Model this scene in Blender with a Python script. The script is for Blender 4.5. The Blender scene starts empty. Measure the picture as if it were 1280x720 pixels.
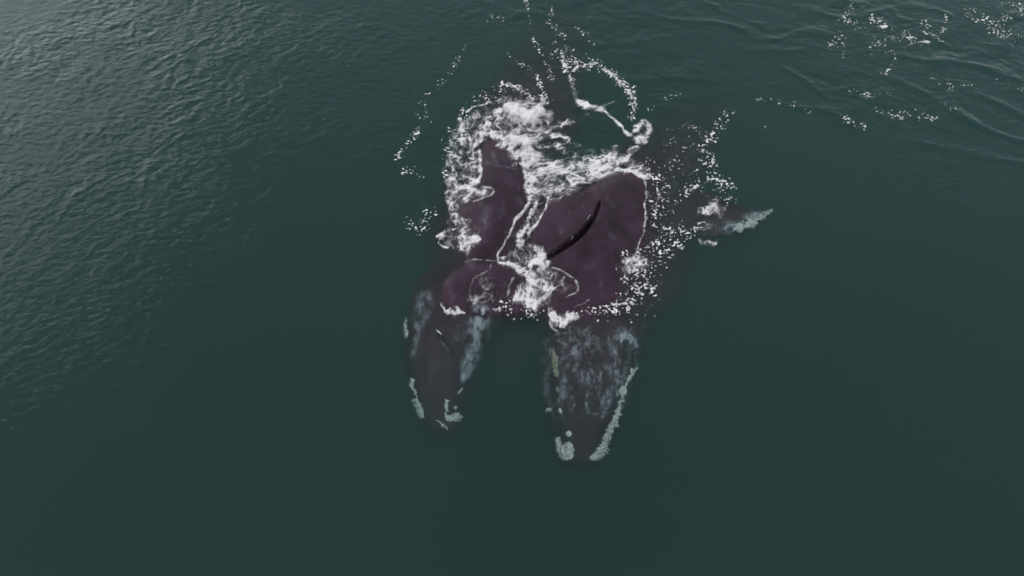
import bpy, bmesh, math, random
import numpy as np
from mathutils import Vector
from mathutils.bvhtree import BVHTree

R = math.radians
scene = bpy.context.scene
COL = scene.collection

# ------------------------------------------------------------------ camera
PITCH, FPX = 60.0, 865.0                     # degrees below the horizon, focal length in photo pixels
CAM = np.array([0.0, -10.0, 17.32])          # a drone 17 m over the sea
cam_d = bpy.data.cameras.new("camera")
cam_d.sensor_width = 36.0
cam_d.lens = 36.0 * FPX / 1280.0
cam_d.clip_start, cam_d.clip_end = 0.1, 6000.0
cam = bpy.data.objects.new("camera", cam_d)
COL.objects.link(cam)
cam.location = CAM.tolist()
cam.rotation_euler = (R(90.0 - PITCH), 0, 0)
scene.camera = cam
FW = np.array([0, math.cos(R(PITCH)), -math.sin(R(PITCH))])
UP = np.array([0, math.sin(R(PITCH)), math.cos(R(PITCH))])

def at(px, py, z=0.0):
    """photo pixel -> world x, y on the horizontal plane z"""
    px, py, z = np.broadcast_arrays(np.asarray(px, float), np.asarray(py, float), np.asarray(z, float))
    dx = px - 640.0
    dy = FW[1] * FPX - UP[1] * (py - 360.0)
    dz = FW[2] * FPX - UP[2] * (py - 360.0)
    t = (z - CAM[2]) / dz
    return CAM[0] + dx * t, CAM[1] + dy * t

def to_px(x, y, z):
    rx, ry, rz = x - CAM[0], y - CAM[1], z - CAM[2]
    d = ry * FW[1] + rz * FW[2]
    u = ry * UP[1] + rz * UP[2]
    return 640.0 + FPX * rx / d, 360.0 - FPX * u / d

# ------------------------------------------------------------------ sky, sun, exposure
SUN_EL, SUN_AZ = 15.0, -53.0                 # azimuth from +Y, negative = towards -X
world = bpy.data.worlds.new("World")
scene.world = world
world.use_nodes = True
wn, wl = world.node_tree.nodes, world.node_tree.links
wn.clear()
sky = wn.new("ShaderNodeTexSky")
sky.sky_type = 'NISHITA'
sky.sun_disc = False
sky.sun_elevation = R(SUN_EL)
sky.sun_rotation = R(SUN_AZ)
sky.air_density, sky.dust_density, sky.ozone_density = 1.0, 0.6, 1.0
# an even deck of thin cloud veils most of the blue
wtc = wn.new("ShaderNodeTexCoord")
wno = wn.new("ShaderNodeTexNoise"); wno.inputs["Scale"].default_value = 2.2; wno.inputs["Detail"].default_value = 2
wra = wn.new("ShaderNodeValToRGB")
wra.color_ramp.elements[0].position = 0.30; wra.color_ramp.elements[0].color = (2.45, 3.0, 3.15, 1)
wra.color_ramp.elements[1].position = 0.70; wra.color_ramp.elements[1].color = (3.35, 3.9, 4.05, 1)
hs = wn.new("ShaderNodeMix"); hs.data_type = 'RGBA'; hs.inputs[0].default_value = 0.90
wl.new(wtc.outputs["Generated"], wno.inputs["Vector"]); wl.new(wno.outputs[0], wra.inputs[0]); wl.new(wra.outputs[0], hs.inputs[7])
bg = wn.new("ShaderNodeBackground")
bg.inputs["Strength"].default_value = 0.15
wo = wn.new("ShaderNodeOutputWorld")
wl.new(sky.outputs[0], hs.inputs[6])
wl.new(hs.outputs[2], bg.inputs["Color"])
wl.new(bg.outputs[0], wo.inputs["Surface"])

sun_d = bpy.data.lights.new("sun", 'SUN')
sun_d.energy = 0.5
sun_d.angle = R(58)
sun_d.color = (0.93, 0.99, 1.0)
sun = bpy.data.objects.new("sun", sun_d)
COL.objects.link(sun)
sd = Vector((math.sin(R(SUN_AZ)) * math.cos(R(SUN_EL)), math.cos(R(SUN_AZ)) * math.cos(R(SUN_EL)), math.sin(R(SUN_EL))))
sun.rotation_euler = sd.to_track_quat('Z', 'Y').to_euler()
sun.location = (-20, 20, 30)

scene.view_settings.view_transform = 'Standard'
scene.view_settings.look = 'None'
scene.view_settings.gamma = 1.0
scene.view_settings.use_curve_mapping = False
scene.view_settings.exposure = 0.9
scene.cycles.use_denoising = True
scene.cycles.denoising_input_passes = 'RGB'
scene.cycles.max_bounces = 4
scene.cycles.diffuse_bounces = 1
scene.cycles.glossy_bounces = 2
scene.cycles.transparent_max_bounces = 16
scene.cycles.volume_bounces = 0
scene.cycles.use_adaptive_sampling = True
scene.cycles.adaptive_threshold = 0.02
scene.cycles.caustics_reflective = False
scene.cycles.caustics_refractive = False

# ------------------------------------------------------------------ numeric helpers
rng = np.random.RandomState(7)
_perm = rng.permutation(512)
_perm = np.concatenate([_perm, _perm, _perm])
_grad = np.stack([np.cos(np.linspace(0, 2 * np.pi, 512, endpoint=False)), np.sin(np.linspace(0, 2 * np.pi, 512, endpoint=False))], 1)

def perlin(x, y, seed=0):
    x = x + seed * 37.17; y = y - seed * 19.73
    xi, yi = np.floor(x).astype(int), np.floor(y).astype(int)
    xf, yf = x - xi, y - yi
    u = xf * xf * xf * (xf * (xf * 6 - 15) + 10)
    v = yf * yf * yf * (yf * (yf * 6 - 15) + 10)
    def g(ix, iy, dx, dy):
        h = _perm[(_perm[ix & 511] + (iy & 511)) & 1023] & 511
        gr = _grad[h]
        return gr[..., 0] * dx + gr[..., 1] * dy
    a = g(xi, yi, xf, yf); b = g(xi + 1, yi, xf - 1, yf)
    c = g(xi, yi + 1, xf, yf - 1); d = g(xi + 1, yi + 1, xf - 1, yf - 1)
    return ((a * (1 - u) + b * u) * (1 - v) + (c * (1 - u) + d * u) * v) * 1.5

def fbm(x, y, o=4, seed=0):
    s, a, t = 0, 1.0, 0
    for k in range(o):
        s = s + a * perlin(x * 2 ** k, y * 2 ** k, seed + k * 3 + 1); t += a; a *= 0.5
    return s / t

def worley(x, y, seed=0):
    """distance difference F2-F1 of jittered cells: 0 on the cell walls"""
    xi, yi = np.floor(x).astype(int), np.floor(y).astype(int)
    f1 = np.full(x.shape, 9.0); f2 = np.full(x.shape, 9.0)
    for i in (-1, 0, 1):
        for j in (-1, 0, 1):
            cx, cy = xi + i, yi + j
            h = _perm[(_perm[(cx + seed * 13) & 511] + (cy & 511)) & 1023]
            h2 = _perm[(h + 91) & 1023]
            dx = cx + (h & 511) / 512.0 - x; dy = cy + (h2 & 511) / 512.0 - y
            d = np.sqrt(dx * dx + dy * dy)
            f2 = np.minimum(f2, np.maximum(d, f1)); f1 = np.minimum(f1, d)
    return f2 - f1, f1

def sstep(a, b, x):
    t = np.clip((x - a) / (b - a), 0, 1)
    return t * t * (3 - 2 * t)

def pchip(xs, ys, q):
    """monotone cubic interpolation"""
    xs, ys, q = np.asarray(xs, float), np.asarray(ys, float), np.asarray(q, float)
    h = np.diff(xs); d = np.diff(ys) / h
    m = np.zeros_like(ys); m[0] = d[0]; m[-1] = d[-1]
    for k in range(1, len(xs) - 1):
        if d[k - 1] * d[k] > 0:
            w1, w2 = 2 * h[k] + h[k - 1], h[k] + 2 * h[k - 1]
            m[k] = (w1 + w2) / (w1 / d[k - 1] + w2 / d[k])
    i = np.clip(np.searchsorted(xs, q) - 1, 0, len(xs) - 2)
    t = np.clip((q - xs[i]) / h[i], 0, 1)
    return ((1 + 2 * t) * (1 - t) ** 2 * ys[i] + t * (1 - t) ** 2 * h[i] * m[i] + t * t * (3 - 2 * t) * ys[i + 1] + t * t * (t - 1) * h[i] * m[i + 1])

def smooth_line(pts, n=8):
    """Catmull-Rom through pixel points (extra columns are carried along)"""
    p = np.asarray(pts, float)
    if len(p) < 3: return p
    e = np.vstack([2 * p[0] - p[1], p, 2 * p[-1] - p[-2]])
    out = []
    for i in range(1, len(e) - 2):
        for t in np.linspace(0, 1, n, endpoint=False):
            out.append(0.5 * (2 * e[i] + (e[i + 1] - e[i - 1]) * t + (2 * e[i - 1] - 5 * e[i] + 4 * e[i + 1] - e[i + 2]) * t * t + (3 * e[i] - e[i - 1] - 3 * e[i + 1] + e[i + 2]) * t ** 3))
    out.append(p[-1])
    return np.array(out)

def line_dist(X, Y, pts):
    """distance to a polyline and the interpolated third column (0 if none)"""
    best = np.full(X.shape, 1e9); wid = np.zeros(X.shape)
    for a, b in zip(pts[:-1], pts[1:]):
        dx, dy = b[0] - a[0], b[1] - a[1]
        t = np.clip(((X - a[0]) * dx + (Y - a[1]) * dy) / (dx * dx + dy * dy + 1e-9), 0, 1)
        d = np.hypot(X - a[0] - t * dx, Y - a[1] - t * dy)
        m = d < best
        best = np.where(m, d, best)
        if len(a) > 2: wid = np.where(m, a[2] + t * (b[2] - a[2]), wid)
    return best, wid

def poly_sd(X, Y, pts):
    """signed distance to a closed polygon, positive inside"""
    p = np.asarray(pts, float)[:, :2]
    d, _ = line_dist(X, Y, np.vstack([p, p[:1]]))
    ins = np.zeros(X.shape, bool)
    j = len(p) - 1
    for i in range(len(p)):
        (xi, yi), (xj, yj) = p[i], p[j]
        c = ((yi > Y) != (yj > Y)) & (X < (xj - xi) * (Y - yi) / (yj - yi + 1e-12) + xi)
        ins ^= c; j = i
    return np.where(ins, d, -d)

# ------------------------------------------------------------------ object helpers
def mesh_obj(name, verts, faces, mat, parent=None, smooth=True):
    me = bpy.data.meshes.new(name)
    verts = np.asarray(verts, np.float32)
    if isinstance(faces, np.ndarray):
        me.vertices.add(len(verts)); me.vertices.foreach_set("co", verts.ravel())
        n, k = faces.shape
        me.loops.add(n * k); me.loops.foreach_set("vertex_index", faces.astype(np.int32).ravel())
        me.polygons.add(n); me.polygons.foreach_set("loop_start", np.arange(0, n * k, k, dtype=np.int32))
        me.update(calc_edges=True)
    else:
        me.from_pydata(verts.tolist(), [], faces)
    me.validate()
    if smooth: me.polygons.foreach_set("use_smooth", [True] * len(me.polygons))
    me.materials.append(mat)
    o = bpy.data.objects.new(name, me)
    COL.objects.link(o)
    if parent: o.parent = parent
    return o

def tag(o, label, cat=None, group=None, kind=None):
    o["label"] = label
    if cat: o["category"] = cat
    if group: o["group"] = group
    if kind: o["kind"] = kind

def attr(o, name, data):
    a = o.data.attributes.new(name, 'FLOAT', 'POINT')
    a.data.foreach_set("value", np.asarray(data, np.float32))

def new_mat(name):
    m = bpy.data.materials.new(name); m.use_nodes = True
    m.node_tree.nodes.clear()
    return m, m.node_tree.nodes, m.node_tree.links

# ------------------------------------------------------------------ materials
def water_material():
    m, n, l = new_mat("sea_water")
    out = n.new("ShaderNodeOutputMaterial")
    tc = n.new("ShaderNodeTexCoord")
    def noise(scale, detail, sx, sy, rot):
        mp = n.new("ShaderNodeMapping")
        mp.inputs["Scale"].default_value = (sx, sy, 1); mp.inputs["Rotation"].default_value = (0, 0, rot)
        t = n.new("ShaderNodeTexNoise")
        t.inputs["Scale"].default_value = scale; t.inputs["Detail"].default_value = detail
        t.inputs["Roughness"].default_value = 0.55
        t.inputs["Distortion"].default_value = 0.0
        l.new(tc.outputs["Object"], mp.inputs[0]); l.new(mp.outputs[0], t.inputs["Vector"])
        return t
    t1 = noise(3.2, 3, 1.0, 1.7, 0.6)
    at_ = n.new("ShaderNodeAttribute"); at_.attribute_name = "chop"
    mul = n.new("ShaderNodeMath"); mul.operation = 'MULTIPLY'
    l.new(t1.outputs[0], mul.inputs[0]); l.new(at_.outputs["Fac"], mul.inputs[1])
    b = n.new("ShaderNodeBump"); b.inputs["Strength"].default_value = 1.0; b.inputs["Distance"].default_value = 0.055
    l.new(mul.outputs[0], b.inputs["Height"])
    fr = n.new("ShaderNodeFresnel"); fr.inputs["IOR"].default_value = 1.33
    gl = n.new("ShaderNodeBsdfGlossy"); gl.inputs["Roughness"].default_value = 0.07
    gl.inputs["Color"].default_value = (1, 1, 1, 1)
    tr = n.new("ShaderNodeBsdfTransparent")
    mx = n.new("ShaderNodeMixShader")
    l.new(b.outputs[0], fr.inputs["Normal"]); l.new(b.outputs[0], gl.inputs["Normal"])
    l.new(fr.outputs[0], mx.inputs[0]); l.new(tr.outputs[0], mx.inputs[1]); l.new(gl.outputs[0], mx.inputs[2])
    l.new(mx.outputs[0], out.inputs["Surface"])
    vs = n.new("ShaderNodeVolumeScatter"); va = n.new("ShaderNodeVolumeAbsorption"); ad = n.new("ShaderNodeAddShader")
    vs.inputs["Color"].default_value = (0.22, 0.86, 0.74, 1); vs.inputs["Density"].default_value = 0.28
    va.inputs["Color"].default_value = (0.0, 0.37, 0.36, 1); va.inputs["Density"].default_value = 0.76
    l.new(vs.outputs[0], ad.inputs[0]); l.new(va.outputs[0], ad.inputs[1]); l.new(ad.outputs[0], out.inputs["Volume"])
    return m

def skin_material():
    m, n, l = new_mat("whale_skin")
    out = n.new("ShaderNodeOutputMaterial"); p = n.new("ShaderNodeBsdfPrincipled")
    tc = n.new("ShaderNodeTexCoord")
    t = n.new("ShaderNodeTexNoise"); t.inputs["Scale"].default_value = 1.3; t.inputs["Detail"].default_value = 7
    l.new(tc.outputs["Object"], t.inputs["Vector"])
    r = n.new("ShaderNodeValToRGB")
    r.color_ramp.elements[0].position = 0.3; r.color_ramp.elements[0].color = (0.024, 0.010, 0.018, 1)
    r.color_ramp.elements[1].position = 0.75; r.color_ramp.elements[1].color = (0.060, 0.027, 0.044, 1)
    l.new(t.outputs[0], r.inputs[0])
    # pale specks of sloughed skin
    v = n.new("ShaderNodeTexVoronoi"); v.inputs["Scale"].default_value = 5.0
    l.new(tc.outputs["Object"], v.inputs["Vector"])
    sp = n.new("ShaderNodeMath"); sp.operation = 'LESS_THAN'; sp.inputs[1].default_value = 0.07
    l.new(v.outputs["Distance"], sp.inputs[0])
    sp2 = n.new("ShaderNodeMath"); sp2.operation = 'MULTIPLY'; sp2.inputs[1].default_value = 0.10
    l.new(sp.outputs[0], sp2.inputs[0])
    m1 = n.new("ShaderNodeMix"); m1.data_type = 'RGBA'
    l.new(sp2.outputs[0], m1.inputs[0]); l.new(r.outputs[0], m1.inputs[6]); m1.inputs[7].default_value = (0.6, 0.55, 0.55, 1)
    pa0 = n.new("ShaderNodeAttribute"); pa0.attribute_name = "pale"
    mpp = n.new("ShaderNodeMapping"); mpp.inputs["Scale"].default_value = (1.6, 0.55, 1.0)
    pn = n.new("ShaderNodeTexNoise"); pn.inputs["Scale"].default_value = 8.0; pn.inputs["Detail"].default_value = 6; pn.inputs["Distortion"].default_value = 0.8
    l.new(tc.outputs["Object"], mpp.inputs[0]); l.new(mpp.outputs[0], pn.inputs["Vector"])
    pr = n.new("ShaderNodeMapRange"); pr.inputs[1].default_value = 0.36; pr.inputs[2].default_value = 0.62; pr.inputs[3].default_value = 0.45; pr.inputs[4].default_value = 1.4
    l.new(pn.outputs[0], pr.inputs[0])
    # hairline scratches
    mps = n.new("ShaderNodeMapping"); mps.inputs["Scale"].default_value = (3.0, 0.35, 1.0); mps.inputs["Rotation"].default_value = (0, 0, 0.5)
    sn = n.new("ShaderNodeTexNoise"); sn.inputs["Scale"].default_value = 3.5; sn.inputs["Detail"].default_value = 3
    l.new(tc.outputs["Object"], mps.inputs[0]); l.new(mps.outputs[0], sn.inputs["Vector"])
    sr = n.new("ShaderNodeMapRange"); sr.inputs[1].default_value = 0.64; sr.inputs[2].default_value = 0.74; sr.inputs[3].default_value = 0.0; sr.inputs[4].default_value = 0.045
    l.new(sn.outputs[0], sr.inputs[0])
    pm = n.new("ShaderNodeMath"); pm.operation = 'MULTIPLY_ADD'; pm.use_clamp = True
    l.new(pa0.outputs["Fac"], pm.inputs[0]); l.new(pr.outputs[0], pm.inputs[1]); l.new(sr.outputs[0], pm.inputs[2])
    pa = pm
    m2 = n.new("ShaderNodeMix"); m2.data_type = 'RGBA'
    l.new(pa.outputs[0], m2.inputs[0]); l.new(m1.outputs[2], m2.inputs[6]); m2.inputs[7].default_value = (0.52, 0.53, 0.56, 1)
    l.new(m2.outputs[2], p.inputs["Base Color"])
    p.inputs["Roughness"].default_value = 0.36
    p.inputs["IOR"].default_value = 1.24
    b = n.new("ShaderNodeBump"); b.inputs["Strength"].default_value = 0.35; b.inputs["Distance"].default_value = 0.02
    t2 = n.new("ShaderNodeTexNoise"); t2.inputs["Scale"].default_value = 6; t2.inputs["Detail"].default_value = 5
    l.new(tc.outputs["Object"], t2.inputs["Vector"]); l.new(t2.outputs[0], b.inputs["Height"]); l.new(b.outputs[0], p.inputs["Normal"])
    l.new(p.outputs[0], out.inputs["Surface"])
    return m

def callosity_material(name, col):
    m, n, l = new_mat(name)
    out = n.new("ShaderNodeOutputMaterial"); p = n.new("ShaderNodeBsdfPrincipled")
    tc = n.new("ShaderNodeTexCoord"); t = n.new("ShaderNodeTexNoise")
    t.inputs["Scale"].default_value = 9; t.inputs["Detail"].default_value = 6
    l.new(tc.outputs["Object"], t.inputs["Vector"])
    r = n.new("ShaderNodeValToRGB")
    r.color_ramp.elements[0].position = 0.26; r.color_ramp.elements[0].color = (col[0] * .42, col[1] * .42, col[2] * .40, 1)
    r.color_ramp.elements[1].position = 0.46; r.color_ramp.elements[1].color = (*col, 1)
    l.new(t.outputs[0], r.inputs[0]); l.new(r.outputs[0], p.inputs["Base Color"])
    p.inputs["Roughness"].default_value = 0.8
    b = n.new("ShaderNodeBump"); b.inputs["Distance"].default_value = 0.03
    l.new(t.outputs[0], b.inputs["Height"]); l.new(b.outputs[0], p.inputs["Normal"])
    l.new(p.outputs[0], out.inputs["Surface"])
    return m

def foam_material():
    m, n, l = new_mat("sea_foam")
    out = n.new("ShaderNodeOutputMaterial")
    a = n.new("ShaderNodeAttribute"); a.attribute_name = "cover"
    df = n.new("ShaderNodeBsdfDiffuse"); df.inputs["Color"].default_value = (0.96, 0.81, 0.82, 1)
    tr = n.new("ShaderNodeBsdfTransparent"); mx = n.new("ShaderNodeMixShader")
    tc = n.new("ShaderNodeTexCoord"); t = n.new("ShaderNodeTexNoise")
    t.inputs["Scale"].default_value = 22; t.inputs["Detail"].default_value = 4
    l.new(tc.outputs["Object"], t.inputs["Vector"])
    mr = n.new("ShaderNodeMapRange"); mr.inputs[1].default_value = 0.3; mr.inputs[2].default_value = 0.62
    mr.inputs[3].default_value = 0.82; mr.inputs[4].default_value = 1.0
    l.new(t.outputs[0], mr.inputs[0])
    mu = n.new("ShaderNodeMath"); mu.operation = 'MULTIPLY'
    l.new(a.outputs["Fac"], mu.inputs[0]); l.new(mr.outputs[0], mu.inputs[1])
    l.new(mu.outputs[0], mx.inputs[0]); l.new(tr.outputs[0], mx.inputs[1]); l.new(df.outputs[0], mx.inputs[2])
    b = n.new("ShaderNodeBump"); b.inputs["Distance"].default_value = 0.02; b.inputs["Strength"].default_value = 0.3
    l.new(t.outputs[0], b.inputs["Height"]); l.new(b.outputs[0], df.inputs["Normal"])
    l.new(mx.outputs[0], out.inputs["Surface"])
    return m

def plain_material(name, col, rough):
    m, n, l = new_mat(name)
    out = n.new("ShaderNodeOutputMaterial"); p = n.new("ShaderNodeBsdfPrincipled")
    tc = n.new("ShaderNodeTexCoord"); t = n.new("ShaderNodeTexNoise"); t.inputs["Scale"].default_value = 4
    l.new(tc.outputs["Object"], t.inputs["Vector"])
    r = n.new("ShaderNodeValToRGB")
    r.color_ramp.elements[0].color = (*[c * .7 for c in col], 1); r.color_ramp.elements[1].color = (*[c * 1.3 for c in col], 1)
    l.new(t.outputs[0], r.inputs[0]); l.new(r.outputs[0], p.inputs["Base Color"])
    p.inputs["Roughness"].default_value = rough
    l.new(p.outputs[0], out.inputs["Surface"])
    return m

M_WATER, M_SKIN, M_FOAM = water_material(), skin_material(), foam_material()
M_CALL = callosity_material("pale_callosity", (0.90, 0.88, 0.81))
M_CALLY = callosity_material("yellowish_callosity", (0.42, 0.38, 0.27))
M_HOLE = plain_material("blowhole_shade", (0.006, 0.005, 0.006), 0.3)  # near-black colour stands in for the shade inside the opening
M_BED = plain_material("seabed", (0.06, 0.07, 0.06), 0.95)

# ------------------------------------------------------------------ the sea
# long crest lines left by the tails (photo pixels, third value = height in cm)
CRESTS = [
    [(800, 14, 2), (850, 26, 5), (895, 28, 6), (930, 38, 7), (968, 50, 8), (990, 44, 6), (1030, 34, 3)],
    [(930, 62, 2), (985, 64, 5), (1020, 58, 3)],
    [(1120, 68, 3), (1160, 76, 6), (1210, 80, 7), (1250, 92, 8), (1290, 108, 6)],
    [(980, 85, 2), (1005, 100, 5), (1022, 114, 4)],
    [(950, 116, 2), (985, 132, 4), (1030, 138, 5), (1060, 152, 4)],
    [(1190, 140, 3), (1225, 158, 6), (1262, 172, 5), (1290, 180, 4)],
    [(1100, 92, 2), (1140, 108, 4), (1180, 130, 4), (1215, 150, 3)],
    [(1200, 110, 2), (1250, 130, 5), (1290, 152, 4)],
    [(700, 48, 1), (745, 56, 4), (800, 52, 4), (840, 44, 2)],
    [(760, 92, 1), (800, 100, 3), (850, 98, 4), (900, 104, 2)],
    [(1000, 10, 2), (1060, 22, 5), (1130, 8, 4), (1180, 16, 5), (1190, 26, 3)],
    [(1120, 175, 2), (1170, 182, 4), (1230, 196, 4), (1290, 205, 3)],
]
def wave_height(x, y):
    h = np.zeros(x.shape)
    r2 = np.random.RandomState(11)
    px, py = to_px(x, y, 0 * x)
    # wind chop is strong to the left and far away, almost gone in the slick round and in front of the whales
    chop = np.clip(0.16 + 1.0 * sstep(720, -40, px + 60 * perlin(x * .3, y * .3, 2)) * sstep(660, -60, py + 0.1 * px) + 0.55 * sstep(330, -60, py) * sstep(900, 500, px) + 0.75 * sstep(900, 1300, px) * sstep(440, 40, py), 0.14, 1.2)
    chop = chop * (0.62 + 0.75 * fbm(x * .22, y * .3, 2, 33))
    wx = x + 0.75 * fbm(x * 0.8, y * 0.8, 3, 5); wy = y + 0.75 * fbm(x * 0.8, y * 0.8, 3, 9)
    for k in range(70):
        lam = 0.26 * (9.0 ** (r2.rand() ** 1.25))
        th = (R(-20) if r2.rand() < .6 else R(-88)) + r2.randn() * 0.45
        kx, ky = 2 * np.pi / lam * math.cos(th), 2 * np.pi / lam * math.sin(th)
        ph = kx * wx + ky * wy + r2.rand() * 6.283
        s = np.sin(ph)
        h += (0.0016 * lam ** 0.85) * (0.6 * s + 0.4 * (1 - 2 * np.abs(np.sin(ph * 0.5)))) * chop
    # scattered sharp little crests
    cu, cv = wx * math.cos(R(-24)) + wy * math.sin(R(-24)), -wx * math.sin(R(-24)) + wy * math.cos(R(-24))
    r_ = 1 - np.abs(perlin(cu * 1.25, cv * 0.62, 71)); r3 = 1 - np.abs(perlin(wx * 1.5, wy * 2.2, 72)); r4 = 1 - np.abs(perlin(cu * 2.7, cv * 1.5, 74))
    h += (0.027 * r_ ** 7 + 0.012 * r3 ** 6 + 0.013 * r4 ** 6) * chop * np.clip(0.55 + 1.3 * perlin(x * .5, y * .5, 73), 0, 1.3)
    far = sstep(300, -20, py) * sstep(480, 760, px)
    for k in range(40):
        lam = 0.30 * (7.0 ** (r2.rand() ** 1.3))
        th = R(-98 + 26 * (r2.rand() < .4)) + r2.randn() * 0.30
        kx, ky = 2 * np.pi / lam * math.cos(th), 2 * np.pi / lam * math.sin(th)
        h += 0.0034 * lam ** 0.85 * np.sin(kx * wx + ky * wy + r2.rand() * 6.283) * far * (0.7 + 0.9 * perlin(x * .35, y * .35, 15))
    near = (x > -25) & (x < 28) & (y > -10) & (y < 35)
    for c in CRESTS:
        w = smooth_line(c, 5)
        wx_, wy_ = at(w[:, 0], w[:, 1], 0)
        d, ht = line_dist(x[near], y[near], np.stack([wx_, wy_, w[:, 2]], 1))
        dd = d / (0.16 + 0.05 * np.sin(x[near] * 3))
        h[near] += ht * 0.01 * np.exp(-dd * dd) * (0.7 + 0.5 * perlin(x[near] * 1.3, y[near] * 1.3, 4))
    return h, chop

def axis(lo, hi, step, far, grow=1.22):
    a = list(np.arange(lo, hi + step * .5, step))
    s = step; v = a[-1]
    while v < far: s *= grow; v += s; a.append(v)
    s = step; v = a[0]; pre = []
    while v > -far: s *= grow; v -= s; pre.append(v)
    return np.array(pre[::-1] + a)

def build_sea():
    xs, ys = axis(-23, 23, 0.065, 1500), axis(-8, 22, 0.065, 1500)
    X, Y = np.meshgrid(xs, ys)
    Z, chop = wave_height(X, Y)
    dist = np.hypot(X, Y - 5)
    Z *= sstep(120, 40, dist)
    ny, nx = X.shape
    top = np.stack([X, Y, Z], -1).reshape(-1, 3)
    idx = np.arange(nx * ny).reshape(ny, nx)
    F = np.stack([idx[:-1, :-1], idx[:-1, 1:], idx[1:, 1:], idx[1:, :-1]], -1).reshape(-1, 4)
    # closed body of water: skirt and bottom (volume inside)
    D = -14.0
    ring = np.concatenate([idx[0, :], idx[1:, -1], idx[-1, -2::-1], idx[-2:0:-1, 0]])
    nb = len(top)
    low = top[ring].copy(); low[:, 2] = D
    k = np.arange(len(ring)); k2 = np.roll(k, -1)
    side = np.stack([ring[k2], ring[k], nb + k, nb + k2], 1)
    cen = nb + len(ring)
    verts = np.vstack([top, low, [[0, 0, D]]])
    e = k[::2]; m_ = len(k)
    bot = np.stack([nb + (e + 2) % m_, nb + e + 1, nb + e, np.full(len(e), cen)], 1)
    faces = np.vstack([F, side, bot])
    o = mesh_obj("sea", verts, faces, M_WATER)
    a = np.zeros(len(verts)); a[:nb] = (0.25 + 0.85 * np.clip(chop, 0, 1.1)).ravel()
    attr(o, "chop", a)
    o["kind"] = "structure"
    o["label"] = "dark teal open sea, wind rippled towards the bright corner, slick around the whales"
    # seabed below
    g = np.linspace(-1600, 1600, 21)
    BX, BY = np.meshgrid(g, g)
    BZ = -15.0 + 0.6 * fbm(BX * .01, BY * .01, 3, 2)
    i2 = np.arange(441).reshape(21, 21)
    F2 = np.stack([i2[:-1, :-1], i2[:-1, 1:], i2[1:, 1:], i2[1:, :-1]], -1).reshape(-1, 4)
    b = mesh_obj("seabed", np.stack([BX, BY, BZ], -1).reshape(-1, 3), F2, M_BED)
    b["kind"] = "structure"
    return xs, ys, Z

SEA_X, SEA_Y, SEA_Z = build_sea()

def grid_sample(gx, gy, G, x, y):
    i = np.clip(np.searchsorted(gx, x) - 1, 0, len(gx) - 2); j = np.clip(np.searchsorted(gy, y) - 1, 0, len(gy) - 2)
    u = np.clip((x - gx[i]) / (gx[i + 1] - gx[i]), 0, 1); v = np.clip((y - gy[j]) / (gy[j + 1] - gy[j]), 0, 1)
    return (G[j, i] * (1 - u) + G[j, i + 1] * u) * (1 - v) + (G[j + 1, i] * (1 - u) + G[j + 1, i + 1] * u) * v

# ------------------------------------------------------------------ whales
def solve_n(w, W, c):
    """superellipse exponent for which the half width at the waterline is w (c = centre depth / half height)"""
    lo, hi = 1.05, 9.0
    for _ in range(40):
        m = 0.5 * (lo + hi)
        if (w / W) ** m + c ** m > 1: lo = m
        else: hi = m
    return 0.5 * (lo + hi)

def whale_loft(rows):
    """rows of (photo row, left flank, left waterline, ridge, right waterline, right flank, ridge height, flank depth, keel depth);
    waterlines are None where the back is under water. Cross sections stand along world x."""
    rows = sorted(rows, key=lambda r: -r[0])                     # snout (large photo row) first
    st = []
    for (py, xl, wl_, xc, wr_, xr, h, zc, zb) in rows:
        X, Y = at(xc, py, h)
        L = X - at(xl, py, zc)[0]; Rr = at(xr, py, zc)[0] - X
        nl = nr = 2.8 if py > 395 else 2.2
        if wl_ is not None and h > 0.01:
            c = -zc / (h - zc)
            nl = solve_n(min((X - at(wl_, py, 0)[0]) / L, .985), 1.0, c)
            nr = solve_n(min((at(wr_, py, 0)[0] - X) / Rr, .985), 1.0, c)
        st.append((Y, X, L, Rr, nl, nr, h, zc, zb))
    st = np.array([[float(v) for v in s] for s in st])
    yq = np.linspace(st[0, 0], st[-1, 0], 260)
    P = [pchip(st[:, 0], st[:, k], yq) for k in range(1, 9)]
    U = 120
    th = np.linspace(0, 2 * np.pi, U, endpoint=False)            # 0 = right flank, pi/2 = ridge
    V = []
    for i, y in enumerate(yq):
        X, L, Rr, nl, nr, h, zc, zb = [p[i] for p in P]
        c, s = np.cos(th), np.sin(th)
        n = np.where(c >= 0, nr, nl); n = np.where(s < 0, 2.0, n)
        r = (np.abs(c) ** n + np.abs(s) ** n) ** (-1.0 / n)
        x = X + r * c * np.where(c >= 0, Rr, L)
        z = zc + r * s * np.where(s >= 0, h - zc, zc - zb)
        V.append(np.stack([x, np.full(U, y), z], 1))
    V = np.array(V)
    # round off both ends
    def cap(ring, outy, k):
        out = []
        cen = ring.mean(0)
        for a in np.linspace(0, np.pi / 2, 8)[1:]:
            q = cen + (ring - cen) * math.cos(a); q[:, 1] = ring[0, 1] + outy * math.sin(a)
            out.append(q)
        return out
    first = cap(V[0], -0.10, 1)[::-1]; last = cap(V[-1], 0.15, 1)
    rings = first + list(V) + last
    n = len(rings)
    verts = np.vstack(rings)
    idx = np.arange(n * U).reshape(n, U)
    F = np.stack([idx[:-1], np.roll(idx[:-1], -1, 1), np.roll(idx[1:], -1, 1), idx[1:]], -1).reshape(-1, 4).tolist()
    F.append(idx[0][::-1].tolist()); F.append(idx[-1].tolist())
    return verts, F

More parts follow.
